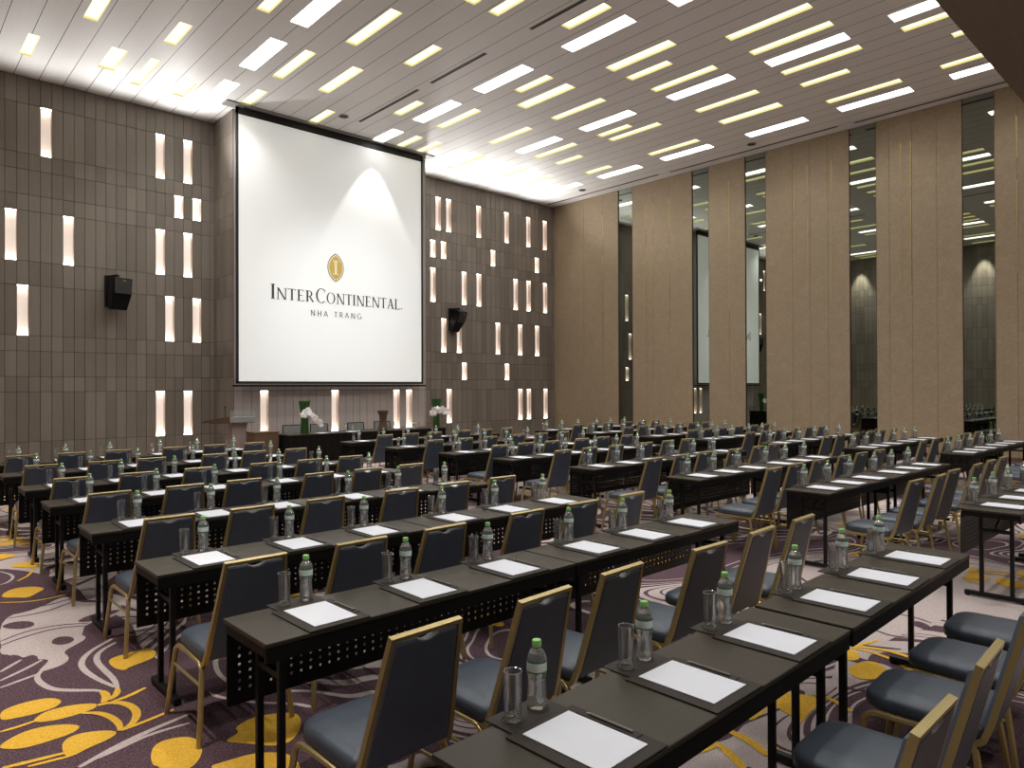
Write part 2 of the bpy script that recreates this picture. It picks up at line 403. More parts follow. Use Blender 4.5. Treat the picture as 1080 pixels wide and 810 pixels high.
def put_stroke(k, w, p):
    p = smooth_line(p); w *= 1.25; n = len(p); L = []; Rr = []
    for i in range(n):
        a = p[max(0, i-1)]; b = p[min(n-1, i+1)]; dx, dy = b[0]-a[0], b[1]-a[1]; l = math.hypot(dx, dy) or 1
        ww = w/2*(.55+.45*min(1, 3*min(i, n-1-i)/n)); L.append((p[i][0]-dy/l*ww, p[i][1]+dx/l*ww)); Rr.append((p[i][0]+dy/l*ww, p[i][1]-dx/l*ww))
    fl.mat(MT['carpet_'+k]); NPOLY[0] += 1; z = LZ[k]+.0004+NPOLY[0]*3e-6
    for i in range(n-1): fl.quad((*Rr[i], z), (*Rr[i+1], z), (*L[i+1], z), (*L[i], z))
zone = [(.2,3.0),(1.1,2.75),(1.75,2.8),(2.1,3.2),(1.9,3.6),(1.45,3.9),(1.5,4.6),(1.35,5.2),(1.5,5.9),(1.35,6.6),(1.4,7.4),(1.2,8.2),(.9,8.7),(.4,8.4),(.1,7.5),(-.2,6),(-.1,4.2)]
put_poly('P', smooth_poly(zone))
for k, p in POLYS: put_poly(k, smooth_poly(p))
for k, w, p in STROKES: put_stroke(k, w, p)
mot_p = [p for k, p in POLYS if k == 'y' and all(-.5 < x < 2.4 and 2.4 < y < 5.4 for x, y in p)]
mot_s = [(w, p) for k, w, p in STROKES if k == 'y' and all(-.5 < x < 2.4 and 2.4 < y < 5.4 for x, y in p)]
mr = random.Random(21)
for gx in range(-1, 8):
    for gy in range(-1, 7):
        ox, oy = 2.2+gx*2.75+(gy % 2)*1.3, 2.1+gy*2.75; a = mr.choice((0, math.pi, math.pi, .5, 3.6)); q = mr.choice((1, -1))
        if ox < 2.9 and 1 < oy < 8.6: continue
        tr = lambda p: [(ox+q*(x-1)*math.cos(a)-(y-3.9)*math.sin(a), oy+q*(x-1)*math.sin(a)+(y-3.9)*math.cos(a)) for x, y in p]
        for p in mot_p:
            t_ = tr(p)
            if all(LX < x < RX and BY < y < DY for x, y in t_): put_poly('y', smooth_poly(t_))
        for w, p in mot_s:
            t_ = tr(p)
            if all(LX < x < RX and BY < y < DY for x, y in t_): put_stroke('y', w, t_)
flo = fl.build('floor'); tag(flo, 'plum and greige patterned carpet with golden leaf scrolls', kind='structure')

# ------------------------------------------------------------------ ceiling and its lights
LIGHTS = [('y',2.43,16.59,17.75),('y',3.11,13.55,15.20),('y',3.84,16.10,17.31),('y',4.53,16.10,17.75),('y',4.52,14.13,15.20),('y',5.47,16.71,17.75),('w',6.15,16.10,17.75),('w',6.12,13.55,15.20),('y',6.86,16.10,17.14),('y',5.41,11.00,12.70),('w',6.13,11.00,12.70),('y',7.26,11.00,12.70),('y',6.81,13.55,15.20),('y',7.94,13.55,15.20),('y',8.65,11.59,12.70),('y',8.65,16.10,17.14),('w',10.67,16.10,17.40),('y',11.38,16.10,17.37),('y',12.07,16.10,17.40),('y',10.01,14.13,15.20),('w',10.67,13.55,15.20),('y',11.37,13.55,15.20),('w',10.67,11.00,12.70),('y',8.08,8.22,9.88),('y',8.66,8.22,9.88),('y',13.21,13.55,15.20),('y',13.69,16.10,17.75),('w',14.38,16.10,17.75),('y',15.52,16.10,17.19),('y',10.03,8.22,9.30),('w',10.71,8.22,9.88),('y',12.09,8.22,9.88),('y',12.79,8.77,9.88),('y',13.72,8.22,9.88),('w',14.41,8.22,9.88),('y',15.59,8.22,9.88),('y',16.74,8.22,9.88),('w',18.16,8.22,9.88),('y',12.80,5.70,7.38),('y',13.74,5.70,7.38),('w',14.46,5.70,7.38),('w',10.86,5.70,7.38),('w',14.34,13.55,15.20),('y',15.04,13.55,15.20),('y',15.96,14.14,15.20),('y',17.39,14.18,15.20),('w',18.09,13.55,15.20),('y',16.67,16.10,17.75),('w',18.09,16.10,17.18),('y',11.36,11.00,12.08),('y',12.06,11.00,12.70),('y',13.23,11.00,12.70),('w',14.39,11.00,12.70),('y',15.08,11.62,12.70),('y',15.56,11.00,12.70),('y',17.42,11.00,12.70),('w',18.10,11.00,12.70),('y',15.14,5.70,7.38),('y',16.08,6.31,7.38),('y',17.49,5.70,7.38),('w',18.20,5.70,7.38),('w',14.43,3.25,4.87),('y',15.04,3.25,4.87),('y',16.04,3.25,4.27),('y',17.45,3.25,4.87),('w',18.18,3.25,4.87)]
BANDS = [(16.10,17.75,'band by screen wall'),(13.55,15.2,'second band from screen wall'),(11.0,12.70,'third band from screen wall'),(8.22,9.88,'fourth band from screen wall'),(5.70,7.38,'fifth band from screen wall'),(3.25,4.87,'band beside dark beam')]
rnd = random.Random(11)
seen = list(LIGHTS); extra = []  # extra: invented lights out of view, for fill and mirror reflections
for (b0, b1) in ((16.1,17.75),(13.55,15.2),(11.0,12.7),(8.22,9.88),(5.7,7.38),(3.25,4.87),(-.6,1.05),(-3,-1.4)):
    x = -.55
    while x < 18.6:
        k = 'w' if int(round((x+.55)/.705)) % 5 == 2 else 'y'
        corners = [(x-.2,b0,ZC),(x+.2,b0,ZC),(x-.2,b1,ZC),(x+.2,b1,ZC)]
        near = any(abs(x-l[1]) < .5 and abs((b0+b1)/2-(l[2]+l[3])/2) < 1.2 for l in LIGHTS)
        if not near and (b1 < 2 or not inframe(corners, 25)) and rnd.random() < .72: extra.append((k, x, b0, b1))
        x += .705
WIDE = {(2.43,16.59): .10, (3.84,16.10): .15, (7.94,13.55): .14, (12.09,8.22): .15, (12.06,11.0): .17, (16.74,8.22): .16, (4.53,16.10): .10, (7.26,11.0): .13}
def half(k, x, a): return .18 if k == 'w' else WIDE.get((x, a), .122)
def rects():
    for (k, x, a, b) in LIGHTS+extra: h = half(k, x, a); yield x-h, x+h, a, b
RC = list(rects())
xs = sorted({LX, RX, *[r[0] for r in RC], *[r[1] for r in RC]}); ysn = sorted({BY, DY, *[r[2] for r in RC], *[r[3] for r in RC]})
cb = MB()
for j in range(len(ysn)-1):
    y0, y1 = ysn[j], ysn[j+1]; ym = (y0+y1)/2; run = None
    for i in range(len(xs)-1):
        xm = (xs[i]+xs[i+1])/2
        hole = any(r[0] < xm < r[1] and r[2] < ym < r[3] for r in RC)
        if not hole and run is None: run = xs[i]
        if run is not None and (hole or i == len(xs)-2):
            e = xs[i] if hole else xs[i+1]
            cb.quad((run,y0,ZC), (run,y1,ZC), (e,y1,ZC), (e,y0,ZC)); run = None
tag(cb.build('ceiling', MT['ceiling']), 'grey plank ceiling', kind='structure')
sb = MB().box(LX, RX, BY, DY, ZC+.25, ZC+.30)
tag(sb.build('ceiling_slab', MT['dark']), kind='structure')
WL = []; YL = []
def ceiling_light(k, x, a, b, label, group):
    h = half(k, x, a); r = empty('ceiling_light', ((x), (a+b)/2, ZC)); l = (b-a)/2
    d = .055
    m = MB()
    for p, q in (((-h,-l),(h,-l)),((h,-l),(h,l)),((h,l),(-h,l)),((-h,l),(-h,-l))):
        m.quad((*p,0), (*q,0), (*q,d), (*p,d))
    m.build('housing', MT['recess_white' if k == 'w' else 'recess_yellow'], r)
    MB().quad((-h,-l,d-.004), (h,-l,d-.004), (h,l,d-.004), (-h,l,d-.004)).build('diffuser', MT['white_diffuser' if k == 'w' else 'yellow_diffuser'], r)
    tag(r, label, 'ceiling light', group)
    if k == 'y' and x < 8 and a > 13 and 'mirrors' not in label: YL.append((x, (a+b)/2, b-a))
    if k == 'w' and not (x == 10.67 and a > 16): WL.append((x, (a+b)/2, b-a))
for b0, b1, bn in BANDS:
    for k, kn in (('w', 'bright white'), ('y', 'narrow yellow')):
        ls = sorted([l for l in LIGHTS if l[0] == k and abs((l[2]+l[3])/2-(b0+b1)/2) < .9], key=lambda l: l[1])
        for i, l in enumerate(ls):
            ceiling_light(*l, f'{kn} ceiling light, {ORD[i+1]} {kn.split()[1]} one from left, {bn}', 'recessed slot lights in the ceiling')
for l in extra: ceiling_light(*l, 'added ceiling light out of view, for fill and the wall mirrors', 'added ceiling lights for fill and the mirrors')
VENTS = [(9.56,11.14,13.09,'thin dark air slot in the ceiling above the middle tables'),(9.545,13.57,16.26,'thin dark air slot in the ceiling just above the screen top'),(9.57,6.2,9.8,'thin dark air slot at the top edge of the photo'),
         (19.25,13.66,18.8,'long dark air slot along the mirrored wall, end by the screen wall'),(19.3,7.87,13.25,'long dark air slot along the mirrored wall, middle one'),(19.38,3.6,7.47,'long dark air slot along the mirrored wall, end by the dark beam')]
for x, a, b, lab in VENTS:
    r = empty('ceiling_vent', (x, (a+b)/2, ZC)); l = (b-a)/2
    MB().box(-.045, .045, -l, l, -.006, .004).build('frame', MT['grey_metal'], r)
    MB().box(-.03, .03, -l+.02, l-.02, -.0085, .002).build('slot', MT['dark'], r)
    tag(r, lab, 'air vent', 'linear air vents in the ceiling')
for x, y, lab in ((9.05,16.2,'small round ceiling speaker above the screen'),(18.73,16.57,'small round ceiling speaker near the corner of screen wall and mirrored wall'),(18.85,10.14,'small round ceiling speaker above the second mirror')):
    r = empty('ceiling_speaker', (x, y, ZC))
    MB().lathe([(.13,0),(.13,-.012),(.115,-.016)], 20, caps=(True, False)).build('rim', MT['grey_metal'], r, smooth=40)
    MB().lathe([(.116,-.012),(.116,-.014)], 20).build('grille', MT['dark'], r)
    tag(r, lab, 'speaker')
bmz = EYE+5.9
o = MB().box(LX, RX-.002, 1.5, 3.42, bmz, ZC+.2).build('trim_1', MT['beam']); tag(o, 'dark wood clad ceiling beam', kind='structure')

# ------------------------------------------------------------------ front wall in wood panels with light niches
ZROWS = [0, .602, 1.73, 2.074, 2.651, 3.002, 4.134, 4.678, 5.813, 6.177, 6.741, 7.108, 8.224, ZC]
# niche rows: A 11, B 9, C 7, D 5, E 3, F 1
wr = random.Random(3)
def panel_wall(name, x0, x1, y, pitch, off, holes, zrows=ZROWS, mats=('wood_a','wood_b','wood_c'), flip=1):
    ks = []; k = math.floor((x0-off)/pitch)
    cols = []
    while off+k*pitch < x1:
        a, b = max(x0, off+k*pitch), min(x1, off+(k+1)*pitch)
        if b-a > .02: cols.append((k, a, b))
        k += 1
    mb = MB(); g = .005; dp = .014
    for k, a, b in cols:
        for r in range(len(zrows)-1):
            z0, z1 = zrows[r], zrows[r+1]
            if (k, r) in holes: continue
            mb.mat(MT['joint']); mb.quad((a,y,z0), (b,y,z0), (b,y,z1), (a,y,z1))
            mb.mat(MT[wr.choice(mats)])
            p = [(a+g,y-dp,z0+g),(b-g,y-dp,z0+g),(b-g,y-dp,z1-g),(a+g,y-dp,z1-g)]; q = [(v[0], y+.001, v[2]) for v in p]
            mb.quad(*p)
            for i in range(4): mb.quad(p[i], p[(i+1) % 4], q[(i+1) % 4], q[i])
    o = mb.build(name); tag(o, kind='structure'); return o
NB = dict(A=11, B=9, C=7, D=5, E=3, F=1)
RN = dict(A='top row', B='short second row', C='third row', D='fourth row', E='short fifth row', F='bottom row')
def niche(xc, w, y, z0, z1, label, group):
    r = empty('wall_niche_light', (xc, y, z0)); h = z1-z0; d = .13; hw = w/2-.004
    m = MB(); a, b = -hw, hw
    m.quad((a,-.014,0),(a,d,0),(a,d,h),(a,-.014,h)); m.quad((b,-.014,0),(b,-.014,h),(b,d,h),(b,d,0))
    m.quad((a,-.014,0),(b,-.014,0),(b,d,0),(a,d,0)); m.quad((a,-.014,h),(a,d,h),(b,d,h),(b,-.014,h))
    m.build('lining', MT['niche'], r)
    MB().quad((a,d-.002,0),(b,d-.002,0),(b,d-.002,h),(a,d-.002,h)).build('glowing_back', MT['niche_glow'], r)
    s = MB().box(a+.004, b-.004, .02, d-.006, .002, .014); s.build('led_strip', MT['niche_led'], r)
    s = MB().box(a+.004, b-.004, .02, d-.05, h-.012, h-.002); s.build('led_strip', MT['niche_led'], r)
    tag(r, label, 'wall light', group)
SL = dict(A=[3.02,5.47,6.13],B=[5.9,6.33],C=[2.34,3.45,5.45,6.11],D=[2.57,5.66,6.31],F=[5.43,6.09])
SR = dict(A=[14.09,14.56,15.89,17.23,18.35,19.22],B=[13.91,14.35,16.57,18.8],C=[13.9,15.23,15.91,17.67,18.36,19.27],D=[14.34,15.01,16.8,17.93,18.82],E=[15.24,17.25],F=[14.58,17.93,18.39,19.29])
SB = dict(F=[7.53,9.55,11.59,12.04])
def do_wall(name, x0, x1, y, pitch, c0, S, where, zrows=ZROWS, mats=('wood_a','wood_b','wood_c'), rmap=NB):
    off = c0-pitch/2; holes = set(); todo = []
    for row, L in S.items():
        ks = sorted({round((x-c0)/pitch) for x in L})
        for i, k in enumerate(ks):
            r = rmap[row]; holes.add((k, r))
            todo.append((c0+k*pitch, zrows[r], zrows[r+1], f'glowing wall niche, {ORD[i+1]} from left, {RN[row]}, {where}'))
    panel_wall(name, x0, x1, y, pitch, off, holes, zrows, mats)
    for xc, z0, z1, lab in todo: niche(xc, pitch, y, z0, z1, lab, 'lit niches in the wood wall')
do_wall('wall_front_left', LX, 6.75, DY, .2208, 2.332, SL, 'wood wall beside the lectern')
do_wall('wall_front_right', 12.63, RX, DY, .2225, 13.9, SR, 'wood wall between screen and corner')
do_wall('wall_front_bay', 6.75, 12.63, 17.62, .2240, 6.862, SB, 'under the screen', [0,.602,1.73,ZC], ('bay_wood',), dict(F=1))
def side_wall(name, x, y0, y1, face):
    # wood panels on a wall that runs along Y; face = +1 looks towards +X
    mb = MB(); g = .005; dp = .014*face; n = max(1, round((y1-y0)/.2222)); p_ = (y1-y0)/n
    for i in range(n):
        a, b = y0+i*p_, y0+(i+1)*p_
        for r in range(len(ZROWS)-1):
            z0, z1 = ZROWS[r], ZROWS[r+1]
            mb.mat(MT['joint']); mb.quad((x,a,z0), (x,b,z0), (x,b,z1), (x,a,z1))
            mb.mat(MT[wr.choice(('wood_a','wood_b','wood_c'))])
            p = [(x+dp,a+g,z0+g),(x+dp,b-g,z0+g),(x+dp,b-g,z1-g),(x+dp,a+g,z1-g)]; q = [(x-.001*face, v[1], v[2]) for v in p]
            mb.quad(*p)
            for k in range(4): mb.quad(p[k], p[(k+1) % 4], q[(k+1) % 4], q[k])
    tag(mb.build(name), kind='structure')
side_wall('wall_bay_left', 6.75, 17.62, DY, -1)
side_wall('wall_bay_right', 12.63, 17.62, DY, 1)
side_wall('wall_left', LX, BY, DY, 1)
o = MB().box(LX-.1, RX+.1, BY-.1, BY, 0, ZC).build('wall_back', MT['wood_b']); tag(o, kind='structure')
o = MB().box(LX-.1, RX+.1, DY+.2, DY+.3, 0, ZC+.3).build('wall_front_backing', MT['joint']); tag(o, kind='structure')

# ------------------------------------------------------------------ right wall: beige panels and tall mirrors
MIR = [(15.13,15.77),(12.10,12.72),(10.17,10.85),(7.06,7.76),(4.40,5.08),(1.6,2.3)]
edges = [DY]+[v for m in MIR for v in (m[1], m[0])]+[BY]
JO = {0:[17.4,16.48],1:[14.55,14.26,13.6],2:[11.38],3:[9.36,8.84,8.34],4:[6.74,6.2,5.63],5:[3.96,3.2]}
GO = {0:[16.48],1:[14.55,14.26,13.6],2:[11.38],3:[9.29,8.91,8.23],4:[6.45,6.22],5:[3.96]}
wb = MB().box(RX, RX+.1, BY-.1, DY+.3, 0, ZC+.3)
tag(wb.build('wall_right', MT['groove']), kind='structure')
for i in range(0, len(edges)-1, 2):
    y1, y0 = edges[i], edges[i+1]; idx = i//2
    cuts = sorted([y0]+[c for c in JO.get(idx, []) if y0 < c < y1]+[y1]); mb = MB()
    for a, b in zip(cuts, cuts[1:]): mb.box(RX-.06, RX, a+(.003 if a > y0 else 0), b-(.003 if b < y1 else 0), .1, ZC)
    pw = mb.build(f'trim_{idx+2}', MT['beige']); tag(pw, 'beige wall panel between mirrors', kind='structure')
    for gy in GO.get(idx, []):
        for z0, z1 in ((6.9, 8.1), (4.2, 6.6)) if idx != 2 else ((4.0, 8.2),):
            MB().box(RX-.068, RX-.058, gy-.008, gy+.008, z0+(gy*7) % .5, z1).build('joint_highlight', MT['highlight_gold'], pw)  # gold strips stand in for highlights on the panel joints
tag(MB().box(RX-.075, RX, BY, DY, 0, .1).build('baseboard_right', MT['brown_wood']), kind='structure')
ML = ['tall tinted wall mirror nearest the screen wall','second tall wall mirror from the corner, reflecting the screen','third tall wall mirror from the corner, reflecting the screen edge','fourth tall wall mirror from the corner, reflecting ceiling lights','fifth tall wall mirror from the corner, beside the dark beam','tall wall mirror outside the picture']
for (a, b), lab in zip(MIR, ML):
    r = empty('wall_mirror', (RX, (a+b)/2, .1)); w = (b-a)/2
    MB().box(-.03, -.002, -w+.001, w-.001, 0, ZC-.1).build('glass', MT['mirror'], r)
    m = MB(); m.box(-.066, -.002, -w, -w+.006, 0, ZC-.1); m.build('edge_strip', MT['brown_wood'], r)
    m = MB(); m.box(-.066, -.002, w-.006, w, 0, ZC-.1); m.build('edge_strip', MT['brown_wood'], r)
    tag(r, lab, 'mirror', 'tall mirrors on the right wall')

# ------------------------------------------------------------------ projection screen with its writing
SY = 17.3
scr = empty('projection_screen', (9.49, SY, 0))
sx0, sx1, sz0, sz1 = 6.69-9.49, 12.31-9.49, EYE+.13, EYE+7.0
MB().box(sx0+.06, sx1-.06, 0, .02, sz0+.05, sz1-.16).build('fabric', MT['screen'], scr)
m = MB(); b = .06
m.box(sx0, sx0+b, -.012, .03, sz0, sz1); m.box(sx1-b, sx1, -.012, .03, sz0, sz1); m.box(sx0, sx1, -.012, .03, sz0, sz0+b); m.box(sx0, sx1, -.012, .03, sz1-.17, sz1)
m.build('border', MT['screen_black'], scr)
m = MB(); m.box(sx0-.08, sx1+.10, -.03, .05, sz0-.075, sz0-.03); m.build('bottom_bar', MT['black_plastic'], scr, bevel=.01)
m = MB(); m.box(sx0-.28, sx1+.34, -.16, .18, ZC-.035, ZC+.02); m.build('housing', MT['grey_metal'], scr)
m = MB(); m.box(sx0+.2, sx1-.2, -.02, .04, sz1-.01, ZC-.03); m.build('hanging_sleeve', MT['screen_black'], scr)
# letters: unit height, list of polygons
def arc(cx, cy, rx, ry, a0, a1, tx, ty, n=14):
    o_, i_ = [], []
    for k in range(n+1):
        a = math.radians(a0+(a1-a0)*k/n); c_, s_ = math.cos(a), math.sin(a)
        o_.append((cx+rx*c_, cy+ry*s_)); i_.append((cx+(rx-tx)*c_, cy+(ry-ty)*s_))
    return [[o_[k], o_[k+1], i_[k+1], i_[k]] for k in range(n)]
def rc(x0, x1, y0, y1): return [(x0,y0),(x1,y0),(x1,y1),(x0,y1)]
T, N_ = .14, .075
def serif(x, y): return rc(x-.13, x+.13, y-(.0 if y < .5 else .035), y+(.035 if y < .5 else .0))
GL = {
 'I': (.30, [rc(.15-T/2,.15+T/2,0,1), serif(.15,0), serif(.15,1)]),
 'N': (.80, [rc(.10,.10+N_,0,1), rc(.66,.66+N_,0,1), [(.06,1),(.06+.15,1),(.72,0),(.72-.13,0)], serif(.12,0), serif(.69,1)]),
 'T': (.64, [rc(.33-T/2,.33+T/2,0,1), serif(.33,0), rc(.03,.63,.945,1), rc(.03,.065,.82,1), rc(.595,.63,.82,1)]),
 'E': (.62, [rc(.10,.10+T,0,1), rc(.04,.55,.945,1), rc(.04,.58,0,.055), rc(.10,.47,.48,.535), rc(.515,.55,.84,1), rc(.545,.58,0,.16)]),
 'R': (.70, [rc(.10,.10+T,0,1), serif(.15,0), rc(.04,.32,.945,1), rc(.15,.32,.46,.515), *arc(.32,.73,.24,.27,-90,90,.115,.055), [(.28,.49),(.41,.49),(.70,0),(.56,0)]]),
 'C': (.73, [*arc(.43,.5,.38,.52,48,312,.125,.05,22), rc(.66,.70,.72,.92)]),
 'O': (.86, [*arc(.43,.5,.39,.52,0,360,.125,.045,28)]),
 'A': (.72, [[(.08,0),(.08+N_+.01,0),(.40,1),(.35,1)], [(.30,1),(.44,1),(.70,0),(.56,0)], rc(.20,.55,.30,.35), rc(0,.20,0,.035), rc(.50,.77,0,.035)]),
 'L': (.60, [rc(.10,.10+T,0,1), rc(.02,.30,.965,1), rc(.04,.57,0,.055), rc(.535,.57,0,.18)]),
}
S_ = .125
GS = {
 'N': (.84, [rc(.10,.10+S_,0,1), rc(.64,.64+S_,0,1), [(.10,1),(.22,1),(.74,0),(.62,0)]]),
 'H': (.82, [rc(.10,.10+S_,0,1), rc(.62,.62+S_,0,1), rc(.1,.7,.46,.55)]),
 'A': (.80, [[(.02,0),(.13,0),(.45,1),(.35,1)], [(.35,1),(.45,1),(.78,0),(.67,0)], rc(.2,.6,.28,.37)]),
 'T': (.66, [rc(.33-S_/2,.33+S_/2,0,1), rc(.03,.63,.91,1)]),
 'R': (.70, [rc(.10,.10+S_,0,1), rc(.15,.36,.91,1), rc(.15,.36,.44,.53), *arc(.36,.72,.24,.28,-90,90,.1,.09), [(.30,.48),(.42,.48),(.68,0),(.56,0)]]),
 'G': (.88, [*arc(.46,.5,.42,.52,48,350,.1,.09,22), rc(.78,.88,.06,.46), rc(.54,.88,.40,.48)]),
}
def write(text, G, x0, x1, zb, hs, gap, mat, parent, name, tails=()):
    ws = [((.42 if c == ' ' else G[c][0])*h) for c, h in zip(text, hs)]
    tot = sum(ws)+gap*(len(text)-1); k = (x1-x0)/tot; x = x0; mb = MB()
    for c, h, w in zip(text, hs, ws):
        if c != ' ':
            for poly in G[c][1]:
                mb.prism([(x+px*h*k, -.004, zb+pz*h) for px, pz in poly], (0, .003, 0))
        x += (w+gap)*k
    for tx, tz, tr in tails: mb.prism([(tx+tr*math.cos(a*.785), -.004, tz+tr*math.sin(a*.785)) for a in range(8)], (0, .003, 0))
    return mb.build(name, mat, parent)
big, sm = .385, .30
write('INTER', GL, 7.56-9.49, 8.77-9.49, EYE+2.31, [big]+[sm]*4, .014, MT['letter_grey'], scr, 'hotel_name_lettering')
write('CONTINENTAL', GL, 8.80-9.49, 11.49-9.49, EYE+2.31, [big]+[sm]*10, .014, MT['letter_grey'], scr, 'hotel_name_lettering', [(11.545-9.49, EYE+2.34, .022)])
write('NHA TRANG', GS, 8.66-9.49, 10.21-9.49, EYE+1.945, [.155]*9, .045, MT['letter_grey'], scr, 'city_name_lettering')
def vesica(cx, cz, hw, hh, n=18):
    # pointed oval
    R_ = (hw*hw+hh*hh)/(2*hw); a = math.asin(hh/R_); pts = []
    for k in range(n+1):
        t_ = -a+2*a*k/n; pts.append((cx-(R_-hw)+R_*math.cos(t_), cz+R_*math.sin(t_)))
    for k in range(1, n):
        t_ = -a+2*a*k/n; pts.append((cx+(R_-hw)-R_*math.cos(t_), cz-R_*math.sin(t_)))
    return pts
ex, ez = 9.41-9.49, EYE+3.305
em = MB().prism([(x, -.004, z) for x, z in vesica(ex, ez, .245, .39)], (0,.003,0)).build('emblem', MT['logo_dark'], scr)
MB().prism([(x, -.006, z) for x, z in vesica(ex, ez, .225, .362)], (0,.002,0)).build('emblem_rim', MT['logo_cream'], em)
MB().prism([(x, -.008, z) for x, z in vesica(ex, ez, .200, .325)], (0,.002,0)).build('emblem_field', MT['logo_gold'], em)
m = MB()
for p in (rc(-.035,.035,-.17,.17), rc(-.085,.085,-.19,-.165), rc(-.085,.085,.165,.19)): m.prism([(ex+a, -.010, ez+b_) for a, b_ in p], (0,.002,0))
m.build('emblem_letter', MT['logo_cream'], em)
tag(scr, 'huge white projection screen showing a hotel name and gold oval emblem', 'projection screen')

# ------------------------------------------------------------------ wall speakers
def wall_speaker(x, zt, tilt, turn, label):
    r = empty('wall_speaker', (x, DY-.014, zt))
    MB().box(-.09, .09, -.05, 0, -.70, .06).build('wall_plate', MT['black_metal'], r, bevel=.006)
    MB().bar((0,-.03,.03), (.12,-.36,.03), .07, .05).build('bracket_arm', MT['black_metal'], r)
    Mx = Matrix.Translation((.14,-.36,-.02)) @ Matrix.Rotation(turn, 4, 'Z') @ Matrix.Rotation(tilt, 4, 'X')
    fr = [(-.235,-.17,0),(.235,-.17,0),(.15,.16,0),(-.15,.16,0)]
    m = MB()
    top = [Mx @ Vector(p) for p in fr]
    mid = [Mx @ Vector((p[0], p[1]-(.0 if p[1] > 0 else .008), -.38)) for p in fr]
    bot = [Mx @ Vector((p[0]*.78, p[1]*.8+.03, -.76)) for p in fr]
    m.loft([top, mid, bot]); m.build('cabinet', MT['black_plastic'], r, bevel=.015)
    g = MB(); P = lambda u, v, d: Mx @ Vector((u, -.178-d, v))
    g.loft([[P(-.205,-.03,.0), P(.205,-.03,.0), P(.205,-.03,.014), P(-.205,-.03,.014)], [P(-.205,-.37,.02), P(.205,-.37,.02), P(.205,-.37,.034), P(-.205,-.37,.034)]])
    g.build('grille', MT['dark'], r, bevel=.005)
    lg = MB(); c = P(.02,-.07,.018)
    lg.prism([c+Vector((.03*math.cos(a*.524), -.012, .022*math.sin(a*.524))) for a in range(12)], (0,.012,0)); lg.build('badge', MT['chrome'], r)
    tag(r, label, 'speaker', 'black loudspeakers on the wood wall')
wall_speaker(4.26, EYE+2.68, math.radians(6), math.radians(18), 'black loudspeaker on the wood wall far left of the screen')
wall_speaker(14.62, EYE+2.66, math.radians(24), math.radians(14), 'black tilted loudspeaker on the wood wall just right of the screen')

# ------------------------------------------------------------------ conference table prototype
TL, TD = 1.88, .45
def make_table():
    r = empty('conference_table')
    m = MB().box(-TL/2, TL/2, -TD/2, TD/2, .730, .75); m.build('tabletop', MT['table'], r, bevel=.005)
    m = MB()
    m.box(-TL/2+.004, TL/2-.004, -TD/2+.004, -TD/2+.022, .668, .7295); m.box(-TL/2+.004, TL/2-.004, TD/2-.045, TD/2-.03, .672, .7295)
    m.box(-TL/2+.004, -TL/2+.022, -TD/2+.022, TD/2-.045, .69, .7295); m.box(TL/2-.022, TL/2-.004, -TD/2+.022, TD/2-.045, .69, .7295)
    m.build('apron', MT['table_black'], r)
    # perforated modesty panel, holes cut through
    m = MB(); px, pz, hr = .05, .037, .0080; nx = int((TL-.06)//px); y0, y1 = TD/2-.028, TD/2-.022
    X0 = -nx*px/2; Z0 = .405; nz = 7
    for y in (y0, y1):
        m.quad((-TL/2+.008,y,.355),(TL/2-.008,y,.355),(TL/2-.008,y,Z0),(-TL/2+.008,y,Z0)); m.quad((-TL/2+.008,y,Z0+nz*pz),(TL/2-.008,y,Z0+nz*pz),(TL/2-.008,y,.72),(-TL/2+.008,y,.72))
        m.quad((-TL/2+.008,y,Z0),(X0,y,Z0),(X0,y,Z0+nz*pz),(-TL/2+.008,y,Z0+nz*pz)); m.quad((X0+nx*px,y,Z0),(TL/2-.008,y,Z0),(TL/2-.008,y,Z0+nz*pz),(X0+nx*px,y,Z0+nz*pz))
    for xx in (-TL/2+.008, TL/2-.008): m.quad((xx,y0,.355),(xx,y1,.355),(xx,y1,.72),(xx,y0,.72))
    m.quad((-TL/2+.008,y0,.355),(TL/2-.008,y0,.355),(TL/2-.008,y1,.355),(-TL/2+.008,y1,.355))
    sq = [(1,0),(1,1),(0,1),(-1,1),(-1,0),(-1,-1),(0,-1),(1,-1)]
    for i in range(nx):
        for j in range(nz):
            cx, cz = X0+(i+.5)*px, Z0+(j+.5)*pz
            vs = []; fs = []
            for y in (y0, y1):
                vs += [(cx+a*px/2, y, cz+b*pz/2) for a, b in sq]; vs += [(cx+hr*math.cos(k*math.pi/4), y, cz+hr*math.sin(k*math.pi/4)) for k in range(8)]
            for k in range(8):
                n = (k+1) % 8
                fs += [(k, n, 8+n, 8+k), (16+n, 16+k, 24+k, 24+n), (8+k, 8+n, 24+n, 24+k)]
            m.add(vs, fs)
    m.build('modesty_panel', MT['black_metal'], r)
    for s in (-1, 1):
        x = s*(TL/2-.105); m = MB()
        for y in (.075, -.14): m.box(x-.015, x+.015, y-.015, y+.015, .045, .70)
        m.box(x-.013, x+.013, -.14, .075, .555, .585)
        m.box(x-.019, x+.019, -.235, .20, .012, .046)
        for y in (-.215, .18): m.lathe([(.02,0),(.02,.014)], 10, (x, y, 0))
        m.build('leg', MT['black_metal'], r, bevel=.004)
        MB().bar((x, -.03, .60), (x-s*.24, -.03, .70), .016, .022).build('brace', MT['black_metal'], r)
    return r
TAB0 = make_table()
